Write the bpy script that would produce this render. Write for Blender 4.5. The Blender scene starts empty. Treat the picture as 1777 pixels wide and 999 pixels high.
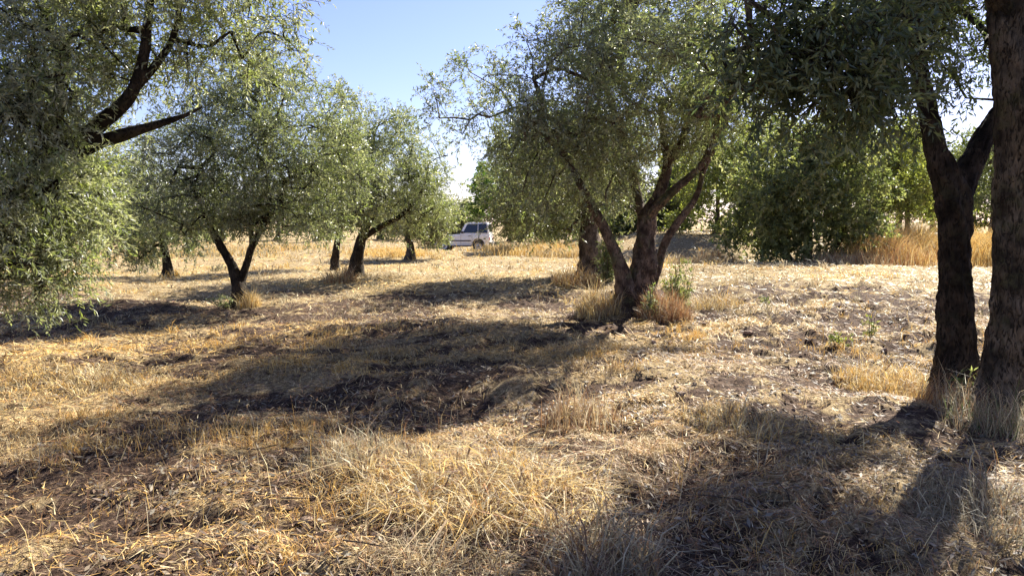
import bpy, math
import numpy as np
from mathutils import Vector

# ------------------------------------------------------------------ camera, sky, sun, exposure
scene = bpy.context.scene
COL = scene.collection
EYE = 1.55
PITCH = math.atan((499.5 - 385.0) / 1300.0)
cam_d = bpy.data.cameras.new('camera')
cam_d.sensor_width = 36.0
cam_d.lens = 36.0 * 1300.0 / 1777.0
cam_d.clip_end = 3000
cam_d.clip_start = 0.05
cam = bpy.data.objects.new('camera', cam_d)
COL.objects.link(cam)
cam.location = (0, 0, EYE)
cam.rotation_euler = (math.pi / 2 - PITCH, 0, 0)
scene.camera = cam

SUN_EL = math.radians(37.5)
SUN_AZ = math.radians(37.0)      # from +Y towards +X
world = bpy.data.worlds.new('World')
scene.world = world
world.use_nodes = True
wn = world.node_tree.nodes
sky = wn.new('ShaderNodeTexSky')
sky.sky_type = 'NISHITA'
sky.sun_disc = False
sky.sun_elevation = SUN_EL
sky.sun_rotation = SUN_AZ
sky.altitude = 100
sky.air_density = 1.0
sky.dust_density = 0.4
sky.ozone_density = 2.5
wn['Background'].inputs['Strength'].default_value = 0.056
tone = wn.new('ShaderNodeMix')          # the whole sky a little towards violet, as the phone recorded it
tone.data_type = 'RGBA'; tone.blend_type = 'MULTIPLY'; tone.inputs[0].default_value = 1.0
tone.inputs[7].default_value = (0.92, 0.82, 1.04, 1)
world.node_tree.links.new(sky.outputs[0], tone.inputs[6])
world.node_tree.links.new(tone.outputs[2], wn['Background'].inputs['Color'])

sun_d = bpy.data.lights.new('sun', 'SUN')
sun_d.energy = 5.0
sun_d.angle = math.radians(0.53)
sun_d.color = (1.0, 0.95, 0.84)
sun = bpy.data.objects.new('sun', sun_d)
COL.objects.link(sun)
to_sun = Vector((math.sin(SUN_AZ) * math.cos(SUN_EL), math.cos(SUN_AZ) * math.cos(SUN_EL), math.sin(SUN_EL)))
sun.rotation_euler = to_sun.to_track_quat('Z', 'Y').to_euler()
sun.location = (20, 26, 30)

scene.view_settings.view_transform = 'Standard'
scene.view_settings.look = 'None'
scene.view_settings.gamma = 1.0
scene.view_settings.exposure = 1.84
scene.view_settings.use_curve_mapping = False
scene.cycles.max_bounces = 8
scene.cycles.diffuse_bounces = 3
scene.cycles.transmission_bounces = 4
scene.cycles.transparent_max_bounces = 4
scene.cycles.sample_clamp_indirect = 6.0

# ------------------------------------------------------------------ helpers
def sm(a, b, x):
    t = np.clip((x - a) / (b - a), 0, 1)
    return t * t * (3 - 2 * t)

def _hash(ix, iy, iz, seed):
    n = (ix.astype(np.int64) * 374761393 + iy.astype(np.int64) * 668265263 + iz.astype(np.int64) * 2147483647 + seed * 974711) & 0xFFFFFFFF
    n = ((n ^ (n >> 13)) * 1274126177) & 0xFFFFFFFF
    n = (n ^ (n >> 16)) & 0xFFFFFFFF
    return n / 4294967295.0

def vnoise(x, y, z=None, seed=0):
    """value noise, -1..1"""
    x = np.asarray(x, float); y = np.asarray(y, float)
    z = np.zeros_like(x) if z is None else np.asarray(z, float)
    ix, iy, iz = np.floor(x), np.floor(y), np.floor(z)
    fx, fy, fz = x - ix, y - iy, z - iz
    fx = fx * fx * (3 - 2 * fx); fy = fy * fy * (3 - 2 * fy); fz = fz * fz * (3 - 2 * fz)
    out = 0
    for dx in (0, 1):
        wx = fx if dx else 1 - fx
        for dy in (0, 1):
            wy = fy if dy else 1 - fy
            for dz in (0, 1):
                wz = fz if dz else 1 - fz
                out = out + wx * wy * wz * _hash(ix + dx, iy + dy, iz + dz, seed)
    return out * 2 - 1

def fbm(x, y, z=None, seed=0, oct=3):
    a, s, f = 0, 1.0, 1.0
    for o in range(oct):
        a = a + s * vnoise(x * f + 17.3 * o, y * f - 9.1 * o, None if z is None else z * f, seed + o)
        s *= 0.5; f *= 2.03
    return a

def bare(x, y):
    """0..1 where open soil shows instead of mown straw: noise patches drawn out on one diagonal"""
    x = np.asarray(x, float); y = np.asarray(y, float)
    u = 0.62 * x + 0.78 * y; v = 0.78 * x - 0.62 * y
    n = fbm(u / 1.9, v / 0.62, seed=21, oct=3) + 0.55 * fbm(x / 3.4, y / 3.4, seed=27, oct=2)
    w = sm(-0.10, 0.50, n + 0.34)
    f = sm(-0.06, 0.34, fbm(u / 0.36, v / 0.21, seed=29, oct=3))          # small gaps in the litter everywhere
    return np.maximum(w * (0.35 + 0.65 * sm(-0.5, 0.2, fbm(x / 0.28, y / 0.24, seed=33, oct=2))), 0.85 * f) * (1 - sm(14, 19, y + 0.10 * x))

def ground_h(x, y):
    x = np.asarray(x, float); y = np.asarray(y, float)
    r = np.hypot(x, y)
    near = 1 - sm(14, 30, r)
    rock = sm(-1.5, 3.0, x) * sm(7.5, 10, y)
    h = 0.16 * fbm(x / 6.5, y / 6.5, seed=3, oct=2)
    h = h + 0.065 * fbm(x / 1.3, y / 1.0, seed=5, oct=2) * (0.3 + 0.7 * near)
    h = h + near * (0.030 + 0.022 * rock) * fbm(x / 0.42, y / 0.36, seed=8, oct=3)
    c = vnoise(x / 0.23, y / 0.21, seed=12)
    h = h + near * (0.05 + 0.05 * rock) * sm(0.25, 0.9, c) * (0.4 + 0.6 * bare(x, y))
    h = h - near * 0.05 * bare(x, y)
    # worked bank on the right: crest, hollow behind it, then a rise
    side = sm(3.0, 7.5, x)
    h = h + side * (0.16 * np.exp(-((y - 21.0) / 3.0) ** 2) - 0.42 * np.exp(-((y - 26.0) / 2.4) ** 2) + 0.95 * sm(28, 36, y))
    # root mound of the big olive
    h = h + 0.13 * np.exp(-((x - 1.95) ** 2 + (y - 12.1) ** 2) / 0.8)
    h = h * sm(0.0, 1.0, r + 0.5)
    return h

def at(px, py, d):
    """point that is d metres ahead, seen at photo pixel px, py"""
    u = (px - 888.5) / 1300.0
    v = (499.5 - py) / 1300.0
    dy = math.cos(PITCH) + v * math.sin(PITCH)
    dz = -math.sin(PITCH) + v * math.cos(PITCH)
    return np.array([u * d / dy, d, EYE + dz * d / dy])

def link(o, parent=None):
    COL.objects.link(o)
    if parent is not None:
        o.parent = parent
    return o

def empty(name, loc=(0, 0, 0)):
    o = bpy.data.objects.new(name, None)
    o.empty_display_size = 0.2
    o.location = loc
    return link(o)

def tag(o, label=None, cat=None, group=None, kind=None):
    if label: o['label'] = label
    if cat: o['category'] = cat
    if group: o['group'] = group
    if kind: o['kind'] = kind
    return o

def np_mesh(name, verts, faces_list, mat, parent=None, col=None, smooth=True, origin=None):
    """verts (n,3) world; faces_list: list of int arrays (m,k). col: (nfaces,3) face colours"""
    verts = np.asarray(verts, np.float32)
    if origin is not None:
        verts = verts - np.asarray(origin, np.float32)
    me = bpy.data.meshes.new(name)
    me.vertices.add(len(verts))
    me.vertices.foreach_set('co', verts.ravel())
    idx = np.concatenate([f.ravel() for f in faces_list]).astype(np.int32)
    tot = np.concatenate([np.full(len(f), f.shape[1], np.int32) for f in faces_list])
    st = np.concatenate([[0], np.cumsum(tot)[:-1]]).astype(np.int32)
    me.loops.add(len(idx))
    me.loops.foreach_set('vertex_index', idx)
    me.polygons.add(len(tot))
    me.polygons.foreach_set('loop_start', st)
    me.polygons.foreach_set('loop_total', tot)
    me.polygons.foreach_set('use_smooth', np.full(len(tot), smooth, bool))
    if col is not None:
        a = me.attributes.new('col', 'FLOAT_VECTOR', 'FACE')
        a.data.foreach_set('vector', np.asarray(col, np.float32).ravel())
    me.update(calc_edges=True)
    me.materials.append(mat)
    o = bpy.data.objects.new(name, me)
    link(o, parent)
    return o

def norm(v):
    return v / np.maximum(np.linalg.norm(v, axis=-1, keepdims=True), 1e-9)

# ------------------------------------------------------------------ materials
class NT:
    def __init__(s, name):
        s.m = bpy.data.materials.new(name)
        s.m.use_nodes = True
        s.t = s.m.node_tree
        s.t.nodes.clear()
        s.out = s.n('ShaderNodeOutputMaterial')
    def n(s, typ, **kw):
        nd = s.t.nodes.new(typ)
        for k, v in kw.items():
            if k.startswith('i_'):
                key = k[2:].replace('_', ' ')
                nd.inputs[key].default_value = v
            else:
                setattr(nd, k, v)
        return nd
    def l(s, a, b):
        s.t.links.new(a, b)
    def noise(s, scale, detail=4, rough=0.6, vec=None, dist=0.0):
        nd = s.n('ShaderNodeTexNoise')
        nd.inputs['Scale'].default_value = scale
        nd.inputs['Detail'].default_value = detail
        nd.inputs['Roughness'].default_value = rough
        nd.inputs['Distortion'].default_value = dist
        if vec is not None: s.l(vec, nd.inputs['Vector'])
        return nd
    def ramp(s, fac, stops):
        r = s.n('ShaderNodeValToRGB')
        e = r.color_ramp.elements
        while len(e) < len(stops): e.new(0.5)
        for k, (p, c) in enumerate(stops):
            e[k].position = p
            e[k].color = (*c, 1) if len(c) == 3 else c
        s.l(fac, r.inputs['Fac'])
        return r
    def mix(s, a, b, fac, blend='MIX'):
        m = s.n('ShaderNodeMix', data_type='RGBA', blend_type=blend)
        for sock, v in ((m.inputs[6], a), (m.inputs[7], b), (m.inputs[0], fac)):
            if hasattr(v, 'is_linked'): s.l(v, sock)
            elif isinstance(v, (int, float)): sock.default_value = v
            else: sock.default_value = (*v, 1)
        return m.outputs[2]

def leaf_material(name, under=(0.36, 0.38, 0.30), under_mix=0.65, trans=0.45, rough=0.36, gloss=0.65, bright=1.0):
    m = NT(name)
    a = m.n('ShaderNodeAttribute', attribute_name='col')
    g = m.n('ShaderNodeNewGeometry')
    top = m.mix((0, 0, 0), a.outputs['Vector'], 1.0)
    back = m.mix(top, under, under_mix)
    c = m.mix(top, back, g.outputs['Backfacing'])
    p = m.n('ShaderNodeBsdfPrincipled')
    p.inputs['Roughness'].default_value = rough
    p.inputs['Specular IOR Level'].default_value = gloss
    m.l(c, p.inputs['Base Color'])
    tr = m.n('ShaderNodeBsdfTranslucent')
    tc = m.mix(a.outputs['Vector'], (1.05, 1.10, 0.62), 1.0, 'MULTIPLY')
    m.l(tc, tr.inputs['Color'])
    mx = m.n('ShaderNodeMixShader')
    mx.inputs[0].default_value = trans
    m.l(p.outputs[0], mx.inputs[1]); m.l(tr.outputs[0], mx.inputs[2])
    m.l(mx.outputs[0], m.out.inputs['Surface'])
    return m.m

def straw_material(name, trans=0.25, rough=0.6):
    m = NT(name)
    a = m.n('ShaderNodeAttribute', attribute_name='col')
    p = m.n('ShaderNodeBsdfPrincipled')
    p.inputs['Roughness'].default_value = rough
    p.inputs['Specular IOR Level'].default_value = 0.35
    m.l(a.outputs['Vector'], p.inputs['Base Color'])
    tr = m.n('ShaderNodeBsdfTranslucent')
    m.l(a.outputs['Vector'], tr.inputs['Color'])
    mx = m.n('ShaderNodeMixShader')
    mx.inputs[0].default_value = trans
    m.l(p.outputs[0], mx.inputs[1]); m.l(tr.outputs[0], mx.inputs[2])
    m.l(mx.outputs[0], m.out.inputs['Surface'])
    return m.m

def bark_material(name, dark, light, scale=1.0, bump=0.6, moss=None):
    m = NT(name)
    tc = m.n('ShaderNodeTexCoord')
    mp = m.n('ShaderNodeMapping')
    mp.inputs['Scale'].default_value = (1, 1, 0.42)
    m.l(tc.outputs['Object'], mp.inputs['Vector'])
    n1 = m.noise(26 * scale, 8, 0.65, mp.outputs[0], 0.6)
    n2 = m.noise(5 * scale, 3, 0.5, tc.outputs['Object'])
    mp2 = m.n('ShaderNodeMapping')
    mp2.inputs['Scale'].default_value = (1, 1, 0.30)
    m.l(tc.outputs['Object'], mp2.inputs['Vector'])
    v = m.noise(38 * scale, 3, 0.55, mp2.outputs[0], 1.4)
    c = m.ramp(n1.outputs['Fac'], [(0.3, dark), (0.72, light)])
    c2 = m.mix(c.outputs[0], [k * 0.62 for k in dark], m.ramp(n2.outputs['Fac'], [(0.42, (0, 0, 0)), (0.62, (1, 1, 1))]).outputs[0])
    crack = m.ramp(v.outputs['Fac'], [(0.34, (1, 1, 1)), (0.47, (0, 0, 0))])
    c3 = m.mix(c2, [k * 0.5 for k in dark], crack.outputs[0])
    if moss:
        n3 = m.noise(3.1, 5, 0.7, tc.outputs['Object'])
        c3 = m.mix(c3, moss, m.ramp(n3.outputs['Fac'], [(0.52, (0, 0, 0)), (0.66, (0.75, 0.75, 0.75))]).outputs[0])
    p = m.n('ShaderNodeBsdfPrincipled')
    p.inputs['Roughness'].default_value = 0.9
    p.inputs['Specular IOR Level'].default_value = 0.15
    m.l(c3, p.inputs['Base Color'])
    ad = m.n('ShaderNodeMath', operation='SUBTRACT')
    m.l(n1.outputs['Fac'], ad.inputs[0]); m.l(crack.outputs[0], ad.inputs[1])
    b = m.n('ShaderNodeBump')
    b.inputs['Strength'].default_value = bump
    b.inputs['Distance'].default_value = 0.03
    m.l(ad.outputs[0], b.inputs['Height'])
    m.l(b.outputs[0], p.inputs['Normal'])
    m.l(p.outputs[0], m.out.inputs['Surface'])
    return m.m

def plain(name, color, rough=0.5, metal=0.0, coat=0.0, dirt=0.0, spec=0.5):
    m = NT(name)
    p = m.n('ShaderNodeBsdfPrincipled')
    p.inputs['Roughness'].default_value = rough
    p.inputs['Metallic'].default_value = metal
    p.inputs['Coat Weight'].default_value = coat
    p.inputs['Specular IOR Level'].default_value = spec
    tc = m.n('ShaderNodeTexCoord')
    n1 = m.noise(7, 6, 0.7, tc.outputs['Object'])
    f = m.ramp(n1.outputs['Fac'], [(0.4, (0, 0, 0)), (0.75, (dirt, dirt, dirt))])
    m.l(m.mix(color, (0.30, 0.22, 0.15), f.outputs[0]), p.inputs['Base Color'])
    m.l(p.outputs[0], m.out.inputs['Surface'])
    return m.m

def ground_material():
    m = NT('dry_field_soil')
    tc = m.n('ShaderNodeTexCoord')
    o = tc.outputs['Object']
    mp = m.n('ShaderNodeMapping')
    mp.inputs['Rotation'].default_value = (0, 0, 0.5)
    mp.inputs['Scale'].default_value = (0.7, 1.6, 1)
    m.l(o, mp.inputs['Vector'])
    big = m.noise(0.35, 4, 0.6, o)
    mid = m.noise(2.6, 6, 0.68, mp.outputs[0], 0.3)
    fin = m.noise(19, 6, 0.75, o, 0.5)
    vfn = m.noise(70, 5, 0.72, o)
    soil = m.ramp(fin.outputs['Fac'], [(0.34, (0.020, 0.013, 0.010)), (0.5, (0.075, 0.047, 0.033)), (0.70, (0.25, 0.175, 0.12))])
    straw = m.ramp(fin.outputs['Fac'], [(0.36, (0.065, 0.040, 0.024)), (0.50, (0.33, 0.245, 0.13)), (0.70, (0.57, 0.455, 0.27))])
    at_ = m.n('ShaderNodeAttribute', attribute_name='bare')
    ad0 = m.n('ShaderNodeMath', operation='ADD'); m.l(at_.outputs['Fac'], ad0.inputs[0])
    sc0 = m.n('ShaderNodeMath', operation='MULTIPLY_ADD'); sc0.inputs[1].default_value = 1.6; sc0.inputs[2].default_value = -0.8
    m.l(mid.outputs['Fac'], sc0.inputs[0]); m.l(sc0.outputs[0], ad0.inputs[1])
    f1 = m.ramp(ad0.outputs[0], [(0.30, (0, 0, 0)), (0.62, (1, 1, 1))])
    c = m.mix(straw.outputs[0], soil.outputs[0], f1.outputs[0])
    f4 = m.ramp(vfn.outputs['Fac'], [(0.36, (0.45, 0.42, 0.40)), (0.5, (0.95, 0.93, 0.9)), (0.66, (1.6, 1.55, 1.5))])
    c = m.mix(c, f4.outputs[0], 1.0, 'MULTIPLY')
    p = m.n('ShaderNodeBsdfPrincipled')
    p.inputs['Roughness'].default_value = 0.95
    p.inputs['Specular IOR Level'].default_value = 0.1
    m.l(c, p.inputs['Base Color'])
    ad = m.n('ShaderNodeMath', operation='ADD')
    m.l(fin.outputs['Fac'], ad.inputs[0]); m.l(vfn.outputs['Fac'], ad.inputs[1])
    b = m.n('ShaderNodeBump')
    b.inputs['Strength'].default_value = 0.8
    b.inputs['Distance'].default_value = 0.04
    m.l(ad.outputs[0], b.inputs['Height']); m.l(b.outputs[0], p.inputs['Normal'])
    m.l(p.outputs[0], m.out.inputs['Surface'])
    return m.m

M = {
    'soil': ground_material(),
    'olive': leaf_material('olive_leaf'),
    'broad': leaf_material('broad_leaf', under=(0.16, 0.22, 0.09), under_mix=0.4, trans=0.45, rough=0.5, gloss=0.4),
    'shaded_leaf': leaf_material('shaded_olive_leaf', under=(0.15, 0.18, 0.10), under_mix=0.5, trans=0.40, rough=0.4, gloss=0.5),  # darker olive leaf, the near canopy's shade put into its colour
    'bark': bark_material('olive_bark', (0.085, 0.062, 0.048), (0.27, 0.205, 0.155), 1.0, 0.7),
    'bark_red': bark_material('reddish_olive_bark', (0.080, 0.054, 0.040), (0.25, 0.185, 0.14), 1.0, 0.8, moss=(0.10, 0.11, 0.05)),
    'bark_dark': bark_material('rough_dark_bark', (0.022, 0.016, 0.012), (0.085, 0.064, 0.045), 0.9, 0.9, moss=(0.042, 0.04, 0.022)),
    'bark_grey': bark_material('grey_brown_bark', (0.048, 0.038, 0.027), (0.19, 0.15, 0.105), 0.9, 0.9, moss=(0.075, 0.075, 0.035)),
    'straw': straw_material('dry_straw'),
    'clod': straw_material('soil_clod', 0.0, 0.95),
}

# ------------------------------------------------------------------ ground sheet
def axis(spacing0, fine, far, grow):
    a = [0.0]; s = spacing0
    while a[-1] < far:
        if a[-1] > fine: s *= grow
        a.append(a[-1] + s)
    return np.array(a)
ax = axis(0.06, 6.0, 700, 1.045)
gx = np.concatenate([-ax[:0:-1], ax])
ay = axis(0.045, 9.0, 900, 1.026)
by = axis(0.2, 1.0, 500, 1.15)
gy = np.concatenate([-by[:0:-1], ay])
X, Y = np.meshgrid(gx, gy)
H = ground_h(X, Y)
nx, ny = len(gx), len(gy)
ii = np.arange(nx * ny).reshape(ny, nx)
F = np.stack([ii[:-1, :-1], ii[:-1, 1:], ii[1:, 1:], ii[1:, :-1]], -1).reshape(-1, 4)
ground = np_mesh('ground', np.stack([X, Y, H], -1).reshape(-1, 3), [F], M['soil'])
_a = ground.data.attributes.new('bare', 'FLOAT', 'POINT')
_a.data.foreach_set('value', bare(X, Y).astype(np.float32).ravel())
tag(ground, 'dry mown field of straw and reddish brown soil under the olives', kind='structure')

# ------------------------------------------------------------------ tubes and bark
def catmull(P, R, step):
    P = np.asarray(P, float); R = np.asarray(R, float)
    P2 = np.vstack([2 * P[0] - P[1], P, 2 * P[-1] - P[-2]])
    outp, outr = [], []
    for i in range(len(P) - 1):
        a, b, c, d = P2[i:i + 4]
        k = max(2, int(np.linalg.norm(c - b) / step))
        t = (np.arange(k) / k)[:, None]
        outp.append(0.5 * (2 * b + (c - a) * t + (2 * a - 5 * b + 4 * c - d) * t ** 2 + (3 * b - a - 3 * c + d) * t ** 3))
        outr.append(R[i] + (R[i + 1] - R[i]) * t[:, 0])
    outp.append(P[-1:]); outr.append(R[-1:])
    return np.vstack(outp), np.concatenate(outr)

def tube_arrays(P, R, sides, base=0, bark=0.0, seed=0, cap=True, lobes=0.0, z0=None):
    n = len(P)
    T = norm(np.gradient(P, axis=0))
    ref = np.array([0.31, 0.95, 0.05]) if abs(norm(P[-1] - P[0])[1]) < 0.8 else np.array([1.0, 0.1, 0.05])
    U = norm(np.cross(T, ref)); V = np.cross(T, U)
    a = np.arange(sides) / sides * 2 * math.pi
    ca, sa = np.cos(a)[None, :, None], np.sin(a)[None, :, None]
    rr = np.repeat(R[:, None], sides, 1)
    if bark > 0:
        s = np.concatenate([[0], np.cumsum(np.linalg.norm(np.diff(P, axis=0), axis=1))])[:, None]
        cx, cy = np.cos(a)[None, :], np.sin(a)[None, :]
        sc = 1.0 / max(R.mean(), 0.02)
        big = fbm(cx * 1.1 + 0 * s, cy * 1.1 + 0 * s, s * 2.2, seed, 2)
        tw = a[None, :] + 0.9 * s + 0.5 * vnoise(s * 1.3, 0 * s, seed=seed + 4)
        rid = fbm(np.cos(tw) * 3.0, np.sin(tw) * 3.0, s * 1.5, seed + 1, 3)
        fine = fbm(np.cos(tw) * 7.0, np.sin(tw) * 7.0, s * 9.0, seed + 2, 2)
        nz = 0.9 * big + 0.80 * rid + 0.60 * fine
        rr = rr * (1 + bark * (nz - nz.mean()))
        if lobes > 0:
            zz = s
            fl = np.exp(-zz / 0.28)
            lob = 0.5 + 0.5 * np.sin(a[None, :] * 5 + seed) * 0.6 + 0.4 * vnoise(cx * 2 + 3, cy * 2 + 5, seed=seed + 9)
            rr = rr * (1 + lobes * fl * (0.5 + lob))
    ring = P[:, None, :] + rr[:, :, None] * (ca * U[:, None, :] + sa * V[:, None, :])
    verts = ring.reshape(-1, 3)
    idx = np.arange(n * sides).reshape(n, sides) + base
    q = np.stack([idx[:-1], np.roll(idx[:-1], -1, 1), np.roll(idx[1:], -1, 1), idx[1:]], -1).reshape(-1, 4)
    tri = np.zeros((0, 3), int)
    if cap:
        tipi = base + len(verts)
        verts = np.vstack([verts, P[-1:] + T[-1:] * R[-1] * 0.6])
        tri = np.stack([idx[-1], np.roll(idx[-1], -1), np.full(sides, tipi)], -1)
    return verts, q, tri

# ------------------------------------------------------------------ leaves
def leaf_sprays(rng, O, D, L, k, leaf_l, leaf_w, tint, droop=0.35, spread=0.9):
    """O,D (n,3) spray origins and directions; tint (n,3) leaf colours -> verts, quads, colours"""
    n = len(O)
    t = (np.arange(k) + 0.6) / k
    ax_ = O[:, None, :] + D[:, None, :] * (L[:, None] * t[None, :])[:, :, None]
    ax_[:, :, 2] -= droop * L[:, None] * t[None, :] ** 2
    rnd = norm(rng.normal(size=(n, k, 3)))
    dirs = norm(D[:, None, :] * 0.75 + rnd * spread + np.array([0, 0, -0.18]))
    ll = leaf_l * rng.uniform(0.65, 1.25, (n, k, 1))
    ww = leaf_w * rng.uniform(0.75, 1.25, (n, k, 1))
    nr = norm(rng.normal(size=(n, k, 3)) + np.array([0, 0, 0.9]))
    side = norm(np.cross(dirs, nr))
    up = np.cross(side, dirs)
    b = ax_
    tip = b + dirs * ll - up * ll * 0.06
    mid = b + dirs * ll * 0.48
    e1 = mid + side * ww * 0.5 + up * ww * 0.14
    e2 = mid - side * ww * 0.5 + up * ww * 0.14
    verts = np.stack([b, e1, tip, e2], 2).reshape(-1, 3)
    q = np.arange(n * k * 4).reshape(-1, 4)
    c = tint[:, None, :] * rng.uniform(0.7, 1.3, (n, k, 1))
    return verts, q, c.reshape(-1, 3), ax_

OLIVE = [(0.135, 0.155, 0.078), (0.20, 0.22, 0.113), (0.28, 0.292, 0.165), (0.40, 0.398, 0.265), (0.22, 0.262, 0.092)]
OLIVE_W = [0.26, 0.3, 0.22, 0.12, 0.10]

def grow_tree(name, label, cat, stems, blobs, d, leaf, tips, sprays, k=11, bark='bark', seed=1, palette=OLIVE, weights=OLIVE_W,
              mat='olive', group=None, depth_blobs=True, spray_l=0.26, tip_r=0.34, sides=14, step=0.09, bark_amt=0.16, lobes=0.9,
              droop=0.18, spread=0.9, blob_flat=1.0, hang=0.0, branch_min=0.006, join_from=0.35, gaps=-0.52, gap_size=0.5):
    """stems: list of [(px,py,dd,radius)...] first is the trunk. blobs: (px,py,rpx[,dd]) crown masses at the tree's distance d."""
    rng = np.random.RandomState(seed)
    S = []
    for st in stems:
        pts = np.array([at(p[0], p[1], d + p[2]) for p in st]); rad = np.array([p[3] for p in st])
        S.append((pts, rad))
    base = S[0][0][0].copy()
    gz = float(ground_h(base[0], base[1]))
    base[2] = gz
    root = empty(name, base)
    tag(root, label, cat, group)
    nodes, nrad, parent, order = [], [], [], []
    for i, (pts, rad) in enumerate(S):
        pts = pts.copy()
        if i == 0 or stems[i][0][1] > 0 and len(stems[i][0]) > 4:   # a stem that starts in the ground
            pts[0, 2] = float(ground_h(pts[0, 0], pts[0, 1])) - 0.12
        P, R = catmull(pts, rad, step)
        v, q, t = tube_arrays(P, R, sides, bark=bark_amt, seed=seed * 7 + i, lobes=lobes if (i == 0 or len(stems[i][0]) > 4) else 0)
        np_mesh('trunk' if (i == 0 or len(stems[i][0]) > 4) else 'limb', v, [q, t] if len(t) else [q], M[bark], root, origin=base)
        k0 = int(len(P) * (join_from if i == 0 else 0.25))
        for p, r in zip(P[k0::2], R[k0::2]):
            nodes.append(p); nrad.append(r)
    # crown masses
    B = []
    axis_xy = np.mean([s[0][-1][:2] for s in S], axis=0)
    for b in blobs:
        dd = b[3] if len(b) > 3 else None
        r = b[2] * d / 1300.0
        c = at(b[0], b[1], d + (dd or 0.0))
        B.append((c, r))
        if depth_blobs and dd is None:
            for sgn in (-1, 1):
                off = sgn * (r * 0.9 + 0.3 * abs(c[0] - axis_xy[0]))
                c2 = c.copy(); c2[1] += off; c2[0] = axis_xy[0] + (c[0] - axis_xy[0]) * (0.72 + 0.15 * rng.rand()) * (1 + off / d)
                c2[2] += rng.uniform(-0.2, 0.15) * r
                B.append((c2, r * 0.9))
    vol = np.array([b[1] ** 2.3 for b in B]); vol /= vol.sum()
    pick = rng.choice(len(B), tips, p=vol)
    A = np.empty((tips, 3))
    for j, bi in enumerate(pick):
        c, r = B[bi]
        w = norm(rng.normal(size=3)) * r * rng.uniform(0.15, 1.0) ** 0.45
        w[2] *= blob_flat
        A[j] = c + w
    if gaps is not None:      # leave holes in the crown where the noise runs low
        nz = vnoise(A[:, 0] / gap_size, A[:, 1] / gap_size, A[:, 2] / gap_size, seed + 60) + 0.4 * vnoise(A[:, 0] / gap_size * 2.1, A[:, 1] / gap_size * 2.1, A[:, 2] / gap_size * 2.1, seed + 61)
        A = A[nz > gaps]; tips = len(A)
    gzA = ground_h(A[:, 0], A[:, 1])
    A[:, 2] = np.maximum(A[:, 2], gzA + 0.35)
    # connect the tips to the skeleton, nearest first
    nodes = np.array(nodes); nrad = np.array(nrad)
    nfix = len(nodes)
    NP = list(nodes); par = [-1] * nfix
    dist0 = np.min(np.linalg.norm(A[:, None, :] - nodes[None], axis=2), axis=1)
    chains = []
    cap_n = nfix + tips * 8
    buf = np.empty((cap_n, 3)); buf[:nfix] = nodes; cnt = nfix
    for j in np.argsort(dist0):
        a = A[j]
        dv = np.linalg.norm(buf[:cnt] - a, axis=1)
        s = int(np.argmin(dv + 0.12 * (buf[:cnt, 2] > a[2] + 0.3)))
        p0 = buf[s]; L = dv[s]
        kk = int(np.clip(L / 0.22, 1, 6))
        tt = (np.arange(1, kk + 1) / kk)[:, None]
        bend = rng.normal(size=3) * 0.10 * L + np.array([0, 0, 0.12 * L])
        pth = p0 + (a - p0) * tt + bend * (np.sin(tt * math.pi))
        prev = s; ch = [s]
        for q_ in pth:
            buf[cnt] = q_; par.append(prev); prev = cnt; ch.append(cnt); cnt += 1
        chains.append(ch)
    par = np.array(par)
    load = np.zeros(cnt)
    ends = [c[-1] for c in chains]
    for e in ends: load[e] += 1
    for i in range(cnt - 1, nfix - 1, -1):
        load[par[i]] += load[i]
    rad = np.maximum(branch_min, branch_min * 0.8 * np.sqrt(load) * 1.35)
    rad[:nfix] = nrad
    vs, qs, ts, base_i = [], [], [], 0
    for ch in chains:
        P = buf[ch]; R = rad[ch].copy()
        R[0] = min(R[0], R[1] * 1.2)
        R[-1] *= 0.6
        sd = 6 if R.max() > 0.02 else 4
        v, q, t = tube_arrays(P, R, sd, base_i)
        vs.append(v); qs.append(q); ts.append(t); base_i += len(v)
    # sprays around every tip, some along the thin branches
    tipP = buf[ends]
    thin = np.where(load[nfix:] <= 3)[0] + nfix
    src = np.vstack([np.repeat(tipP, sprays, 0), buf[rng.choice(thin, max(1, tips * sprays // 5))]])
    n = len(src)
    out = norm(rng.normal(size=(n, 3)) + np.array([0, 0, 0.25 - hang]))
    O = src + out * tip_r * (rng.rand(n, 1) ** 0.6)
    D = norm(out + rng.normal(size=(n, 3)) * 0.5 + np.array([0, 0, -hang]))
    gO = ground_h(O[:, 0], O[:, 1])
    keep = O[:, 2] > gO + 0.25
    O, D = O[keep], D[keep]; n = len(O)
    L = spray_l * rng.uniform(0.6, 1.3, n)
    pal = np.array(palette)
    tint = pal[rng.choice(len(pal), n, p=np.array(weights) / np.sum(weights))] * rng.uniform(0.85, 1.15, (n, 1))
    cl = 0.86 + 0.28 * (0.5 + 0.5 * vnoise(O[:, 0] / 0.7, O[:, 1] / 0.7, O[:, 2] / 0.7, seed))
    tint = tint * cl[:, None]
    v, q, c, axl = leaf_sprays(rng, O, D, L, k, leaf[0], leaf[1], tint, droop, spread)
    crown = np_mesh('crown', v, [q], M[mat], root, col=c, smooth=False, origin=base)
    # twig of every spray: one slim triangle
    w = norm(np.cross(D, rng.normal(size=(n, 3)))) * 0.0035
    tv = np.stack([O - D * 0.08 + w, O - D * 0.08 - w, axl[:, -1]], 1).reshape(-1, 3)
    vs.append(tv); ts.append(np.arange(len(tv)).reshape(-1, 3) + base_i)
    V = np.vstack(vs); Q = np.vstack(qs); T = np.vstack(ts)
    tag(np_mesh('branching', V, [Q, T], M[bark], crown, origin=base), kind='stuff')
    return root

# ------------------------------------------------------------------ trees
G = 'g'   # marks a stem that rises from the ground on its own
GROVE = 'olive trees of the grove'

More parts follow.
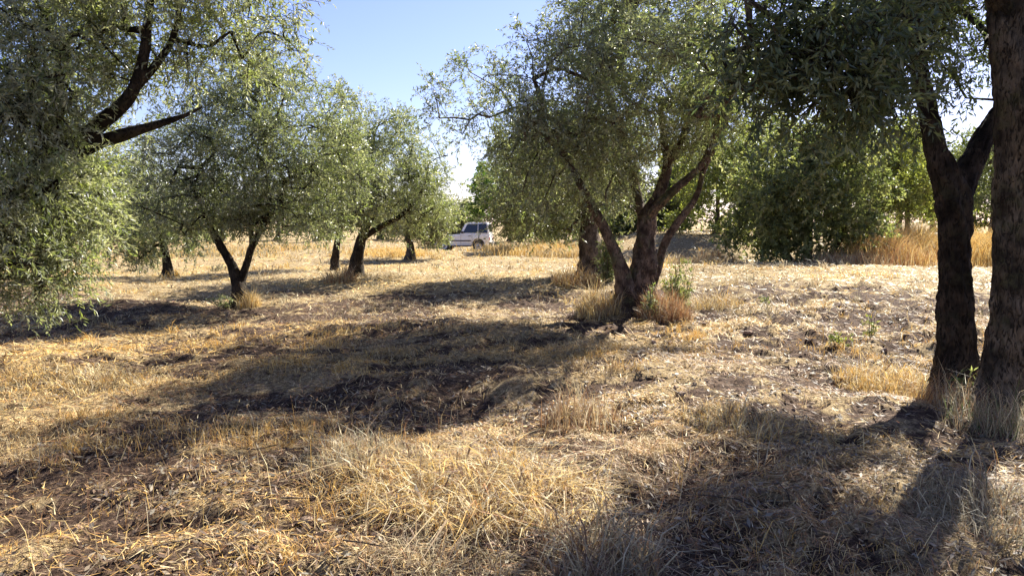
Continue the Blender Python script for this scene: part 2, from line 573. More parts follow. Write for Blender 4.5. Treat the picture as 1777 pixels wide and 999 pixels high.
grow_tree('olive_tree', 'big spreading olive with several reddish stems rising from one grassy root mound', 'tree', [
    [(1116, 560, 0, .27), (1113, 505, 0, .215), (1119, 440, 0, .185), (1122, 385, 0, .135), (1143, 338, 0, .085), (1158, 290, 0, .066), (1150, 230, 0, .05), (1145, 170, 0, .04)],
    [(1092, 556, -.1, .21, G), (1086, 500, -.15, .135), (1068, 440, -.2, .09), (1044, 385, -.25, .075), (1014, 335, -.3, .058), (980, 270, -.35, .05), (930, 225, -.4, .03)],
    [(1122, 512, .08, .10), (1140, 470, .15, .078), (1158, 412, .25, .062), (1206, 345, .35, .052), (1222, 292, .35, .046), (1246, 243, .35, .05), (1275, 180, .4, .04), (1340, 130, .6, .032), (1405, 95, .9, .022)],  # outer run added to carry crown masses placed for ground shade
    [(1126, 372, -.05, .085), (1168, 332, -.2, .062), (1216, 288, -.25, .052), (1238, 236, -.3, .04), (1262, 170, -.3, .03)],
    [(1121, 400, .15, .10), (1104, 330, .5, .075), (1078, 240, .6, .055), (1050, 150, .7, .035)],
    [(1158, 285, 0, .07), (1190, 225, .1, .05), (1200, 150, .15, .03)],
], [(795, 190, 48), (845, 130, 52), (900, 200, 78), (965, 120, 74), (1050, 90, 84), (1130, 70, 80), (1200, 125, 76), (1243, 185, 55), (1000, 225, 88),
    (1090, 190, 84), (900, 285, 60), (975, 310, 55), (1180, 215, 62), (1045, 20, 62), (930, 345, 40), (1110, -20, 70), (1170, 10, 66), (1000, -10, 50), (1070, -70, 50), (1020, 330, 30), (1060, 290, 45), (1250, 260, 30), (1110, 265, 45, 1.2), (1220, 150, 62, -1.5), (1265, 195, 40, -1.2), (1180, 80, 60, -1.4), (1262, 110, 44, -.9), (1330, 130, 52, .5), (1400, 100, 54, .9), (1440, 60, 54, 1.0), (1330, 170, 40, .2), (1290, 150, 46, -.4), (1240, 220, 34, -.9), (1362, 185, 34, .4), (1425, 165, 36, .9), (1298, 225, 26, 0), (1310, 60, 50, .4), (1380, 30, 54, .7), (770, 175, 36), (790, 225, 38), (765, 150, 28), (800, 140, 38), (850, 250, 50), (870, 330, 36), (1000, 290, 60), (1120, 230, 50), (1200, 255, 34, -.3), (820, 270, 26), (955, 360, 34), (895, 355, 30), (1100, 120, 66, -2.0), (1200, 180, 54, -2.3), (1150, 60, 66, -2.2), (1255, 120, 50, -2.2), (1285, 60, 46, -2.0), (1050, 180, 60, -1.9), (1130, 240, 40, -1.8), (1320, 200, 30, .1), (1210, 240, 36, -1.6), (980, 260, 50, -1.6), (1290, 185, 36, -.8), (1060, -120, 60, -1.0), (1150, -130, 66, -1.5), (1220, -60, 60, -1.5), (1120, -60, 66, -2.5), (1040, 40, 60, -2.3), (1200, -20, 60, -2.6), (1180, 120, 50, -2.9), (1080, 60, 54, -2.9), (1250, 60, 46, -2.7), (1240, 150, 36, -2.8), (1300, 110, 36, -1.4)],  # right, forward and topmost masses added to widen the ground shade
    12.2, (0.070, 0.0195), 800, 15, k=12, tip_r=0.25, gaps=-.20, gap_size=.38, bark='bark_red', seed=11, group=GROVE, sides=26, step=0.06, bark_amt=0.20, lobes=0.75)

grow_tree('olive_tree', 'olive with a thick grey stump-like trunk half hidden behind the big spreading olive', 'tree', [
    [(1025, 492, 0, .33), (1026, 450, 0, .27), (1023, 400, 0, .24), (1028, 350, 0, .18), (1040, 290, 0, .11), (1045, 220, 0, .06)],
    [(1024, 370, 0, .14), (985, 330, .1, .10), (940, 290, .1, .07), (900, 260, .1, .04)]],
    [(925, 330, 62), (975, 372, 36), (895, 368, 36), (1050, 270, 80), (960, 250, 80), (868, 305, 46), (940, 388, 26), (900, 395, 20), (980, 395, 20), (860, 375, 24), (1100, 330, 50), (1000, 330, 45), (850, 345, 26)],
    19.2, (0.095, 0.030), 290, 13, k=11, bark='bark', seed=23, group=GROVE, tip_r=0.42, sides=18, bark_amt=0.24)

grow_tree('olive_tree', 'olive with a slim trunk forking low into a clear V and a rounded crown', 'tree', [
    [(416, 528, 0, .17), (413, 495, 0, .115), (402, 460, 0, .085), (380, 422, 0, .068), (355, 375, 0, .052), (330, 310, 0, .035)],
    [(414, 502, .02, .10), (427, 460, .08, .072), (440, 422, .1, .062), (468, 372, .15, .05), (500, 310, .2, .035)],
    [(438, 428, .1, .05), (432, 370, .5, .045), (420, 290, .6, .03)]],
    [(330, 330, 62), (400, 235, 80), (475, 185, 62), (500, 285, 80), (430, 345, 56), (555, 250, 55), (590, 325, 46), (300, 245, 62), (262, 345, 52), (350, 165, 60), (545, 370, 34), (370, 388, 24), (440, 130, 40), (420, 385, 24), (480, 375, 30), (320, 390, 26), (610, 375, 26), (470, 330, 50), (540, 310, 50), (350, 360, 40), (400, 370, 34), (450, 375, 34), (520, 385, 30), (570, 385, 28), (280, 390, 36), (620, 300, 36), (585, 225, 44), (560, 175, 40), (600, 270, 40), (400, 145, 58), (475, 120, 50), (525, 150, 44)],
    14.4, (0.068, 0.021), 450, 15, k=12, tip_r=0.30, bark='bark_dark', seed=31, group=GROVE, bark_amt=0.18, lobes=0.5)

grow_tree('olive_tree', 'olive with an upright dark trunk and one limb reaching sideways over mown straw', 'tree', [
    [(617, 489, 0, .19), (620, 445, 0, .155), (631, 402, 0, .125), (650, 355, 0, .09), (645, 290, 0, .06), (650, 230, 0, .035)],
    [(631, 412, 0, .09), (662, 392, -.1, .078), (694, 375, -.1, .06), (730, 335, -.1, .04), (745, 280, 0, .03)]],
    [(610, 345, 50), (678, 295, 62), (720, 335, 50), (662, 238, 42), (692, 222, 30), (740, 282, 44), (600, 385, 30), (765, 335, 26), (645, 355, 40), (700, 385, 26), (560, 385, 30), (520, 375, 30), (750, 375, 26), (780, 355, 22), (770, 300, 26), (730, 400, 16), (610, 400, 16), (755, 240, 14), (600, 300, 50), (570, 340, 44), (620, 250, 40)],
    20.5, (0.084, 0.027), 300, 12, k=11, bark='bark_dark', seed=43, group=GROVE, tip_r=0.4)

grow_tree('olive_tree', 'thin olive whose slender trunk stands just behind the upright dark trunked one', 'tree', [
    [(581, 470, 0, .14), (583, 440, 0, .12), (589, 400, 0, .10), (600, 350, 0, .07), (595, 270, 0, .04)]],
    [(560, 365, 46), (600, 320, 55), (548, 330, 46), (592, 190, 30), (600, 258, 48), (585, 155, 18), (620, 215, 24), (630, 170, 10)],
    25.5, (0.11, 0.034), 150, 11, k=10, bark='bark_dark', seed=51, group=GROVE, tip_r=0.42)

grow_tree('olive_tree', 'distant low olive whose branches reach the bonnet of the white car', 'tree', [
    [(712, 448, 0, .18), (712, 426, 0, .15), (706, 402, 0, .12), (716, 368, 0, .07)],
    [(708, 410, 0, .09), (740, 392, 0, .07), (765, 380, -.1, .04)]],
    [(690, 378, 34), (738, 382, 34), (768, 386, 24), (722, 345, 38), (764, 362, 28), (766, 408, 13), (755, 405, 18), (740, 408, 16), (768, 394, 13), (762, 418, 8), (750, 420, 8), (782, 372, 16)],
    33.5, (0.13, 0.042), 200, 10, k=10, bark='bark', seed=57, gaps=None, group=GROVE, tip_r=0.4)

grow_tree('olive_tree', 'small olive with low drooping foliage behind the V-forked olive', 'tree', [
    [(290, 486, 0, .13), (289, 455, 0, .11), (282, 415, 0, .08), (270, 360, 0, .05)]],
    [(270, 395, 46), (225, 415, 36), (312, 415, 36), (270, 345, 46), (210, 370, 40), (330, 440, 20), (250, 445, 22), (200, 440, 24), (205, 320, 44), (245, 295, 44), (180, 395, 34)],
    21.5, (0.095, 0.030), 190, 12, k=11, bark='bark_dark', seed=63, group=GROVE, tip_r=0.4)

# the near olive whose crown hangs in from beside the camera
grow_tree('olive_tree', 'near olive with bare dark limbs and long drooping leafy branches almost touching the straw', 'tree', [
    [(-80, 690, 0, .26), (-72, 580, 0, .2), (-45, 470, 0, .17), (0, 370, 0, .14), (60, 300, 0, .11), (95, 200, .1, .07), (110, 60, .2, .05)],
    [(10, 350, 0, .12), (95, 278, .05, .085), (170, 218, .1, .068), (226, 165, .1, .056), (250, 95, .15, .045), (262, -10, .2, .035)],
    [(70, 300, .05, .09), (150, 256, .25, .068), (215, 233, .3, .056), (275, 215, .35, .036), (322, 200, .4, .018), (350, 186, .4, .008)],
    [(214, 178, .1, .042), (256, 130, .2, .036), (298, 70, .3, .028), (318, -20, .4, .020)],
], [(45, 95, 80), (30, 250, 80), (110, 185, 60), (30, 375, 80), (95, 320, 50), (70, 440, 56, -.3), (20, 470, 60, -.3), (130, 70, 60), (130, 390, 34, .2), (30, 530, 26, -.2), (45, 585, 9, -.2), (85, 495, 34, -.3), (120, 440, 30, -.1), (60, 300, 70, -.5), (60, 180, 70, -.5), (40, 500, 44, -.1), (100, 465, 38, .0), (150, 430, 32, .2), (15, 535, 24, -.1), (150, 345, 36, .3), (130, 500, 22, 0),
    (240, 50, 40, .2), (345, 55, 44, .4), (430, 45, 44, .4), (500, 35, 34, .4), (330, 115, 30, .4), (445, 105, 34, .6), (510, 80, 20, .4), (390, 135, 30, .6), (-120, 200, 100), (-110, 400, 85), (90, -50, 80), (300, -60, 80), (450, -50, 60), (180, 120, 44, .1), (160, 20, 54, .1), (215, 110, 36, .5), (300, 20, 50, .6), (400, 20, 50, .7), (480, 60, 36, .7), (290, 110, 36, .7)],
    6.9, (0.064, 0.0155), 540, 12, k=13, bark='bark_dark', seed=71, palette=OLIVE[1:] + [(0.42, 0.42, 0.30), (0.29, 0.33, 0.10)], weights=[.18, .28, .22, .12, .10, .10], group=GROVE, sides=18, step=0.06, tip_r=0.23, spray_l=0.23, hang=0.10, bark_amt=0.15)

# the pair of stems on the right
SHADED = [(0.060, 0.082, 0.036), (0.09, 0.115, 0.046), (0.14, 0.16, 0.066), (0.21, 0.225, 0.12)]  # leaf greens darkened for the shade of the backlit canopy
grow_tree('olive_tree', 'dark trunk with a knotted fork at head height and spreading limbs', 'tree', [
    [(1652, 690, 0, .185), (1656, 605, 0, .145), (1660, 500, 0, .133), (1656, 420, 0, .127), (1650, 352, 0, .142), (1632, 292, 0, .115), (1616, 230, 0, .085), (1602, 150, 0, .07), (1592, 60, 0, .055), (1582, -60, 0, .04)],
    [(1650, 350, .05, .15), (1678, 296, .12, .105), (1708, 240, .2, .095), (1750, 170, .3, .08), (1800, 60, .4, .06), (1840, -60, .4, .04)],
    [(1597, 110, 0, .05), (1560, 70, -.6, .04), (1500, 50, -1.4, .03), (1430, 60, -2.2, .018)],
], [(1440, 85, 62, -2.3), (1490, 130, 46, -2.1), (1510, 50, 56, -1.8), (1560, 140, 28, -1.0), (1455, 178, 24, -2.3), (1610, 45, 40, -.2), (1670, 20, 34, .2), (1655, 150, 12), (1640, 95, 15), (1545, -20, 60, -1.2), (1650, -80, 80), (1585, 220, 14), (1520, 175, 20, -2.0), (1475, 150, 30, -2.3), (1400, 60, 50, -2.4), (1430, 210, 10, -2.2), (1500, 215, 11, -2.1), (1540, 195, 12, -1.6), (1690, 100, 22, .6), (1682, 175, 15, .6), (1706, 60, 28, .6), (1640, 130, 16, .5), (1700, 140, 16, .7), (1720, -60, 60, .4), (1560, 60, 40, .3), (1700, 20, 46, 2.0), (1640, 10, 40, 1.5), (1760, 60, 50, 2.0), (1650, -50, 70, 2.0), (1590, 30, 54, 2.1), (1815, 90, 70, 1.5)],  # masses set deep behind the stems are added to shade the foreground
    7.0, (0.074, 0.020), 340, 12, k=10, bark='bark_dark', seed=83, gaps=-.02, gap_size=.36, palette=SHADED, weights=[.34, .36, .22, .08], mat='shaded_leaf', group=GROVE, sides=56, step=0.025, tip_r=0.22, hang=0.22, spray_l=0.22, bark_amt=0.19, lobes=.6, join_from=.7)

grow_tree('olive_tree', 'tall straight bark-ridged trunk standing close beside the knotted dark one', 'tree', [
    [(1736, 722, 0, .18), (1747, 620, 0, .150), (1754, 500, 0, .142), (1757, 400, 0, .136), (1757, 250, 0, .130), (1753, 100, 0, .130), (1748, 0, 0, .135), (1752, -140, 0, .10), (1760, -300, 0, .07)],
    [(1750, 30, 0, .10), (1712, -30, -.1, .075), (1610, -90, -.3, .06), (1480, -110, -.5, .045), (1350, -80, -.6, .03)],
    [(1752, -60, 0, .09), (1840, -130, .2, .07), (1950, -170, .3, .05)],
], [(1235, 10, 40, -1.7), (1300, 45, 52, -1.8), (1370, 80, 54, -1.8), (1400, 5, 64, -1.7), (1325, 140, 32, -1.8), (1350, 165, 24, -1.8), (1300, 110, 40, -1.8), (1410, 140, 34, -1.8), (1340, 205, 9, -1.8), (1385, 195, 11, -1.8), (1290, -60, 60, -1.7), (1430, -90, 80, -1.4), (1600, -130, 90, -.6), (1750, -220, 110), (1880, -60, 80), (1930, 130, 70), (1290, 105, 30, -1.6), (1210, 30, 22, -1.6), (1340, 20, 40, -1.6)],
    6.35, (0.074, 0.019), 270, 12, k=10, bark='bark_grey', seed=97, gaps=-.05, gap_size=.36, palette=SHADED, weights=[.34, .36, .22, .08], mat='shaded_leaf', group=GROVE, sides=56, step=0.025, tip_r=0.22, hang=0.22, spray_l=0.22, bark_amt=0.17, lobes=.6, join_from=.8)

# shrubs and trees along the bank
BUSH = [(0.10, 0.122, 0.052), (0.16, 0.185, 0.074), (0.25, 0.27, 0.115), (0.36, 0.37, 0.19)]
YEL = [(0.20, 0.22, 0.055), (0.26, 0.28, 0.07), (0.32, 0.32, 0.10), (0.14, 0.165, 0.05)]
BRIGHT = [(0.12, 0.20, 0.03), (0.17, 0.27, 0.045), (0.09, 0.15, 0.03)]
FAR = [(0.11, 0.135, 0.06), (0.15, 0.175, 0.075), (0.20, 0.215, 0.10), (0.25, 0.255, 0.13)]
FW = [.3, .3, .25, .15]

grow_tree('evergreen_bush', 'large dense dark green bush rounded to the ground in the hollow', 'bush', [
    [(1400, 462, 0, .2), (1402, 430, 0, .15), (1405, 380, 0, .12), (1410, 320, 0, .08)],
    [(1385, 460, .2, .13, G), (1350, 420, .2, .10), (1320, 370, .2, .06)],
    [(1420, 460, -.2, .13, G), (1460, 410, -.2, .10), (1495, 350, -.2, .06)]],
    [(1298, 395, 40), (1370, 405, 44), (1440, 405, 42), (1500, 372, 40), (1330, 315, 55), (1420, 290, 62), (1498, 305, 44), (1390, 250, 36), (1452, 235, 36), (1282, 345, 34), (1340, 430, 20), (1410, 432, 20), (1470, 425, 24), (1300, 428, 18), (1340, 440, 18, -.6), (1390, 444, 18, -.8), (1440, 442, 18, -.8), (1485, 432, 16, -.4), (1380, 420, 30, -1.0), (1440, 410, 30, -1.0), (1330, 415, 28, -.8), (1410, 340, 40, -1.6), (1350, 370, 40, -1.4), (1460, 360, 40, -1.4), (1262, 320, 14), (1275, 290, 16), (1310, 255, 18), (1350, 232, 16), (1420, 212, 18), (1480, 222, 16), (1530, 265, 18), (1545, 320, 16), (1535, 380, 16), (1258, 400, 14), (1545, 410, 12)],
    27.5, (0.14, 0.066), 380, 13, k=11, bark='bark_dark', mat='broad', seed=101, gaps=-.6, gap_size=.8, palette=BUSH + [(0.24, 0.23, 0.12), (0.30, 0.31, 0.13)], weights=[.24, .24, .18, .10, .14, .10], tip_r=0.45, lobes=0.2)

grow_tree('evergreen_bush', 'dark thicket above golden grass between the white car and the thick grey trunk', 'bush', [
    [(940, 418, 0, .14), (940, 395, 0, .11), (942, 350, 0, .07)]],
    [(905, 385, 22), (940, 385, 26), (978, 385, 24), (920, 350, 32), (965, 350, 32), (1000, 370, 26), (885, 365, 20), (940, 315, 30), (905, 402, 12), (960, 404, 12), (1000, 400, 14)],
    41, (0.15, 0.07), 170, 11, k=10, bark='bark_dark', mat='broad', seed=131, gaps=None, palette=BUSH, weights=[.45, .35, .15, .05], tip_r=0.45)

grow_tree('round_shrub', 'yellow green sunlit shrub in tall straw beside the knotted trunk', 'bush', [
    [(1575, 400, 0, .12), (1575, 360, 0, .10), (1572, 300, 0, .07)]],
    [(1575, 290, 38), (1595, 325, 30), (1548, 330, 34), (1560, 250, 34), (1520, 270, 30), (1588, 355, 18), (1540, 365, 20)],
    33, (0.13, 0.06), 150, 12, k=10, bark='bark', mat='broad', seed=107, gaps=None, palette=YEL, weights=FW, tip_r=0.42)

grow_tree('leafy_tree', 'pale yellow green tree glowing between the big spreading olive and the dark bush', 'tree', [
    [(1245, 430, 0, .16), (1245, 390, 0, .13), (1246, 330, 0, .08)]],
    [(1215, 360, 36), (1262, 325, 46), (1200, 315, 46), (1300, 262, 46), (1245, 395, 24), (1245, 250, 46), (1335, 230, 34), (1180, 380, 28), (1290, 395, 20)],
    36, (0.14, 0.065), 190, 12, k=10, bark='bark', mat='broad', seed=109, gaps=None, palette=YEL, weights=[.25, .25, .15, .35], tip_r=0.45)

grow_tree('leafy_tree', 'light green leafy tree filling the gap behind the two close trunks', 'tree', [
    [(1725, 400, 0, .18), (1725, 350, 0, .14), (1722, 280, 0, .08)]],
    [(1690, 285, 46), (1740, 320, 50), (1672, 345, 30), (1785, 270, 54), (1640, 280, 30), (1650, 330, 26), (1800, 350, 44), (1700, 240, 28)],
    37, (0.14, 0.052), 170, 11, k=10, bark='bark', mat='broad', seed=113, gaps=None, palette=FAR, weights=FW, tip_r=0.45)

grow_tree('broadleaf_sapling', 'bright fresh green sapling right behind the white car roof', 'tree', [
    [(832, 418, 0, .12), (832, 385, 0, .09), (834, 340, 0, .05)]],
    [(830, 358, 20), (838, 325, 22), (846, 300, 18), (824, 378, 13), (850, 345, 16)],
    52, (0.17, 0.075), 70, 11, k=10, bark='bark', mat='broad', seed=127, gaps=None, palette=BRIGHT, weights=[.4, .4, .2], tip_r=0.4)

FARG = 'trees closing the far edge of the field'
far_trees = [  # px, base py, top py, half width px, distance, palette, mat, label
    (-120, 415, 290, 90, 58, FAR, 'olive'), (30, 413, 300, 80, 62, FAR, 'olive'), (150, 412, 290, 80, 55, FAR, 'olive'),
    (270, 411, 300, 75, 64, FAR, 'olive'), (385, 412, 310, 70, 58, FAR, 'olive'), (480, 411, 325, 60, 66, FAR, 'olive'),
    (570, 412, 320, 60, 60, FAR, 'olive'), (660, 411, 335, 60, 66, FAR, 'olive'), (750, 412, 345, 50, 60, FAR, 'olive'),
    (800, 412, 352, 34, 64, FAR, 'olive'), (885, 414, 318, 46, 54, BUSH, 'broad'), (950, 414, 320, 50, 60, FAR, 'olive'),
    (1040, 410, 300, 60, 56, FAR, 'olive'), (1140, 405, 300, 60, 60, FAR, 'olive'), (1390, 395, 250, 80, 56, FAR, 'broad'),
    (1510, 392, 250, 70, 60, YEL, 'broad'), (1620, 390, 262, 60, 55, FAR, 'olive'), (1185, 402, 235, 60, 44, YEL, 'broad'), (1300, 400, 205, 65, 47, FAR, 'broad'), (1460, 396, 195, 66, 46, FAR, 'broad'), (1690, 394, 215, 66, 46, YEL, 'broad'), (1785, 394, 228, 66, 48, FAR, 'broad'), (1085, 412, 300, 44, 42, BUSH, 'broad'), (1150, 410, 310, 40, 43, FAR, 'broad'), (1640, 398, 270, 44, 41, YEL, 'broad'), (1560, 395, 200, 55, 49, FAR, 'olive'), (1860, 390, 240, 80, 56, FAR, 'olive')]
far_labels = {1085: 'dark shrubby tree showing between the stems of the big spreading olive', 1150: 'grey green shrubby tree just right of the big olive trunk fork',
              1640: 'yellow green shrubby tree half covered by the knotted dark trunk',
              1185: 'sunlit yellow green tree showing just past the big spreading olive stems', 1300: 'leafy light green tree between the pale glowing tree and the dark bush',
              1460: 'grey green tree whose top rises over the dark bush crown', 1690: 'yellow green tree seen through the slot between the two close trunks',
              1785: 'leafy tree partly hidden by the tall straight trunk', 1560: 'olive grey tree rising behind the yellow green sunlit shrub',
              885: 'dark leafy distant tree just past the tail of the white car', 1510: 'distant yellow green tree rising behind the large dense bush',
              1390: 'tall distant leafy tree directly behind the large dense bush', 1620: 'distant grey green tree in line with the knotted dark trunk',
              1860: 'distant tree beyond the tall straight trunk', 800: 'low distant tree crown under the open sky gap before the car'}
for i, (px, by_, ty, hw, dd, pal, mt) in enumerate(far_trees):
    rg = np.random.RandomState(300 + i)
    hgt = by_ - ty
    bl = []
    for _ in range(13):
        a = rg.uniform(-1, 1); zf = rg.uniform(0.06, 0.86)
        wv = hw * math.sqrt(max(0.1, 1 - (2 * zf - 0.95) ** 2)) * 0.8
        bl.append((px + a * wv, by_ - hgt * zf, hw * rg.uniform(0.28, 0.42)))
    grow_tree('far_tree', far_labels.get(px, 'distant rounded grey green tree in the row closing the far field edge'), 'tree',
              [[(px, by_, 0, .2), (px + rg.uniform(-6, 6), by_ - hgt * .3, 0, .15), (px + rg.uniform(-10, 10), by_ - hgt * .65, 0, .08)]],
              bl, dd, (0.25, 0.12), 76, 8, k=8, bark='bark', mat=mt, seed=200 + i, gaps=None, palette=pal, weights=None or FW, group=FARG,
              tip_r=0.55, spray_l=0.4, sides=9, branch_min=0.012)

# ------------------------------------------------------------------ the white car
def box_bm(bm, x0, x1, y0, y1, z0, z1):
    import bmesh
    vs = [bm.verts.new((x, y, z)) for x in (x0, x1) for y in (y0, y1) for z in (z0, z1)]
    for f in ((0, 1, 3, 2), (4, 6, 7, 5), (0, 4, 5, 1), (2, 3, 7, 6), (0, 2, 6, 4), (1, 5, 7, 3)):
        bm.faces.new([vs[i] for i in f])

def bm_obj(name, bm, mat, parent, bevel=0.0, smooth=True, seg=2):
    import bmesh
    bmesh.ops.recalc_face_normals(bm, faces=bm.faces)
    if bevel:
        bmesh.ops.bevel(bm, geom=[e for e in bm.edges if e.calc_face_angle(0) > 0.5], offset=bevel, segments=seg, profile=0.5, affect='EDGES')
    me = bpy.data.meshes.new(name)
    bm.to_mesh(me); bm.free()
    if smooth:
        for p in me.polygons: p.use_smooth = True
        try: me.set_sharp_from_angle(angle=math.radians(35))
        except Exception: pass
    me.materials.append(mat)
    o = bpy.data.objects.new(name, me)
    return link(o, parent)

def make_car(loc, rz):
    import bmesh
    paint = plain('white_car_paint', (0.84, 0.84, 0.85), 0.28, coat=0.6, dirt=0.15)
    glass = plain('dark_car_glass', (0.012, 0.014, 0.018), 0.06, spec=0.7)
    black = plain('black_car_plastic', (0.03, 0.03, 0.032), 0.6, dirt=0.3)
    rubber = plain('car_tyre', (0.025, 0.024, 0.024), 0.85, dirt=0.5)
    alloy = plain('car_rim', (0.45, 0.45, 0.46), 0.35, metal=0.8, dirt=0.4)
    red = plain('tail_light', (0.45, 0.02, 0.02), 0.2)
    clear = plain('head_light', (0.6, 0.62, 0.65), 0.1)
    car = empty('parked_car', loc); car.rotation_euler = (0, 0, rz)
    tag(car, 'short boxy white off-road car parked side-on at the far end of the mown strip', 'car')
    # local: front = -X, Y = width, Z up.  side profile, lower hull then cabin
    FW_, RW_ = -1.02, 1.03
    def arch(x): return [(x + .37, .34), (x + .34, .56), (x + .20, .72), (x, .76), (x - .20, .72), (x - .34, .56), (x - .37, .34)]
    hull = [(-1.66, .40), (-1.70, .60), (-1.68, .86), (-1.58, .90), (-.06, 1.01), (.0, 1.04), (1.66, 1.04), (1.70, .95), (1.70, .42)] + arch(RW_) + arch(FW_)
    cab = [(-.06, 1.02), (.22, 1.60), (.29, 1.66), (.55, 1.71), (1.45, 1.71), (1.58, 1.66), (1.68, 1.03)]
    def prism(pts, hw0, hw1, zlo, zhi):
        bm = bmesh.new(); L, Rr = [], []
        for x, z in pts:
            t = min(1, max(0, (z - zlo) / (zhi - zlo))); w = hw0 + (hw1 - hw0) * t
            nose = 1 - 0.05 * max(0, (abs(x) - 1.4) / 0.3)
            L.append(bm.verts.new((x, -w * nose, z))); Rr.append(bm.verts.new((x, w * nose, z)))
        bm.faces.new(L); bm.faces.new(Rr[::-1])
        n = len(pts)
        for i in range(n):
            bm.faces.new([L[i], Rr[i], Rr[(i + 1) % n], L[(i + 1) % n]])
        return bm
    body = bm_obj('body', prism(hull, .85, .85, .3, 1.1), paint, car, 0.025)
    cabin = bm_obj('cabin', prism(cab, .825, .68, 1.0, 1.76), paint, car, 0.03)
    def pane(pts, name, parent, side, mat, off=.006, thick=.012):
        bm = bmesh.new(); a, b = [], []
        for x, z in pts:
            w = .825 + (.68 - .825) * (z - 1.0) / .76
            a.append(bm.verts.new((x, side * (w + off), z))); b.append(bm.verts.new((x, side * (w + off - thick), z)))
        bm.faces.new(a); bm.faces.new(b[::-1])
        for i in range(len(pts)):
            j = (i + 1) % len(pts); bm.faces.new([a[i], b[i], b[j], a[j]])
        return bm_obj(name, bm, mat, parent, smooth=False)
    for s in (-1, 1):
        for pts in ([(.12, 1.09), (.34, 1.56), (.40, 1.60), (.98, 1.62), (.98, 1.09)], [(1.03, 1.09), (1.03, 1.62), (1.42, 1.62), (1.50, 1.58), (1.57, 1.09)]):
            pane(pts, 'side_window', cabin, s, glass)
        bm = bmesh.new(); box_bm(bm, -.58, .60, s * .853, s * .872, .60, .67); bm_obj('side_moulding', bm, black, body, .006)
        bm = bmesh.new(); box_bm(bm, -.60, .62, s * .80, s * .858, .29, .36); bm_obj('sill', bm, black, body, .008)
        bm = bmesh.new(); box_bm(bm, .44, .60, s * .852, s * .885, .90, .93); bm_obj('door_handle', bm, black, body, .006)
        for hx in (.0, .66):
            bm = bmesh.new(); box_bm(bm, hx - .006, hx + .006, s * .850, s * .853, .38, 1.02); bm_obj('door_seam', bm, black, body)
        bm = bmesh.new(); box_bm(bm, .02, .16, s * .86, s * 1.00, 1.06, 1.20); bm_obj('wing_mirror', bm, black, body, .03)
        bm = bmesh.new(); box_bm(bm, 1.62, 1.72, s * .62, s * .80, .66, .84); bm_obj('tail_light', bm, red, body, .02)
        bm = bmesh.new(); box_bm(bm, -1.72, -1.60, s * .46, s * .70, .66, .86); bm_obj('headlight', bm, clear, body, .03)
        for wx in (FW_, RW_):
            ang = np.arange(28) / 28 * 2 * math.pi
            prof = [(.0, .0), (.20, .0), (.215, -.02), (.30, -.03), (.335, .01), (.335, .16), (.30, .19), (0, .19)]
            def lathe(pr, nm, mat, parent, y0):
                v, f = [], []
                for r, y in pr:
                    for a in ang: v.append((wx + r * math.cos(a), s * (y0 - y), .335 + r * math.sin(a)))
                for i in range(len(pr) - 1):
                    for j in range(28):
                        k = (j + 1) % 28; f.append((i * 28 + j, i * 28 + k, (i + 1) * 28 + k, (i + 1) * 28 + j))
                me = bpy.data.meshes.new(nm); me.from_pydata(v, [], f); me.materials.append(mat); me.update()
                for p in me.polygons: p.use_smooth = True
                return link(bpy.data.objects.new(nm, me), parent)
            wh = lathe([(.205, -.0), (.215, -.02), (.30, -.028), (.335, .01), (.335, .17), (.30, .19), (.20, .18)], 'tyre', rubber, car, .845)
            lathe([(.0, -.012), (.05, -.012), (.07, .02), (.15, .03), (.19, .0), (.212, -.012), (.212, .05)], 'rim', alloy, wh, .845)
    bm = bmesh.new()
    w0, w1 = .74, .62
    a = [bm.verts.new(p) for p in ((-.045, -w0, 1.07), (-.045, w0, 1.07), (.195, w1, 1.565), (.195, -w1, 1.565))]
    b = [bm.verts.new((v.co.x - .012, v.co.y, v.co.z + .012)) for v in a]
    bm.faces.new(b); bm.faces.new(a[::-1])
    for i in range(4): bm.faces.new([a[i], a[(i + 1) % 4], b[(i + 1) % 4], b[i]])
    bm_obj('windscreen', bm, glass, cabin, smooth=False)
    bm = bmesh.new()
    a = [bm.verts.new(p) for p in ((1.666, -.66, 1.14), (1.666, .66, 1.14), (1.594, .60, 1.60), (1.594, -.60, 1.60))]
    b = [bm.verts.new((v.co.x + .014, v.co.y, v.co.z + .004)) for v in a]
    bm.faces.new(b); bm.faces.new(a[::-1])
    for i in range(4): bm.faces.new([a[i], a[(i + 1) % 4], b[(i + 1) % 4], b[i]])
    bm_obj('rear_window', bm, glass, cabin, smooth=False)
    bm = bmesh.new(); box_bm(bm, 1.66, 1.78, -.80, .80, .42, .56); bm_obj('rear_bumper', bm, black, body, .03)
    bm = bmesh.new(); box_bm(bm, -1.80, -1.66, -.80, .80, .42, .56); bm_obj('front_bumper', bm, black, body, .03)
    return car
cx, cy = -2.92, 45.0
make_car((cx, cy, float(ground_h(cx, cy)) - 0.01), math.radians(-6))

# ------------------------------------------------------------------ straw, stubble, tussocks
def gp(px, py):
    """where the pixel's ray meets the ground"""
    z = 0.0
    for _ in range(12):
        u = (px - 888.5) / 1300.0; v = (499.5 - py) / 1300.0
        dy = math.cos(PITCH) + v * math.sin(PITCH); dz = -math.sin(PITCH) + v * math.cos(PITCH)
        t = (z - EYE) / dz
        x, y = u * t, dy * t
        z = 0.5 * z + 0.5 * float(ground_h(x, y))
    return x, y

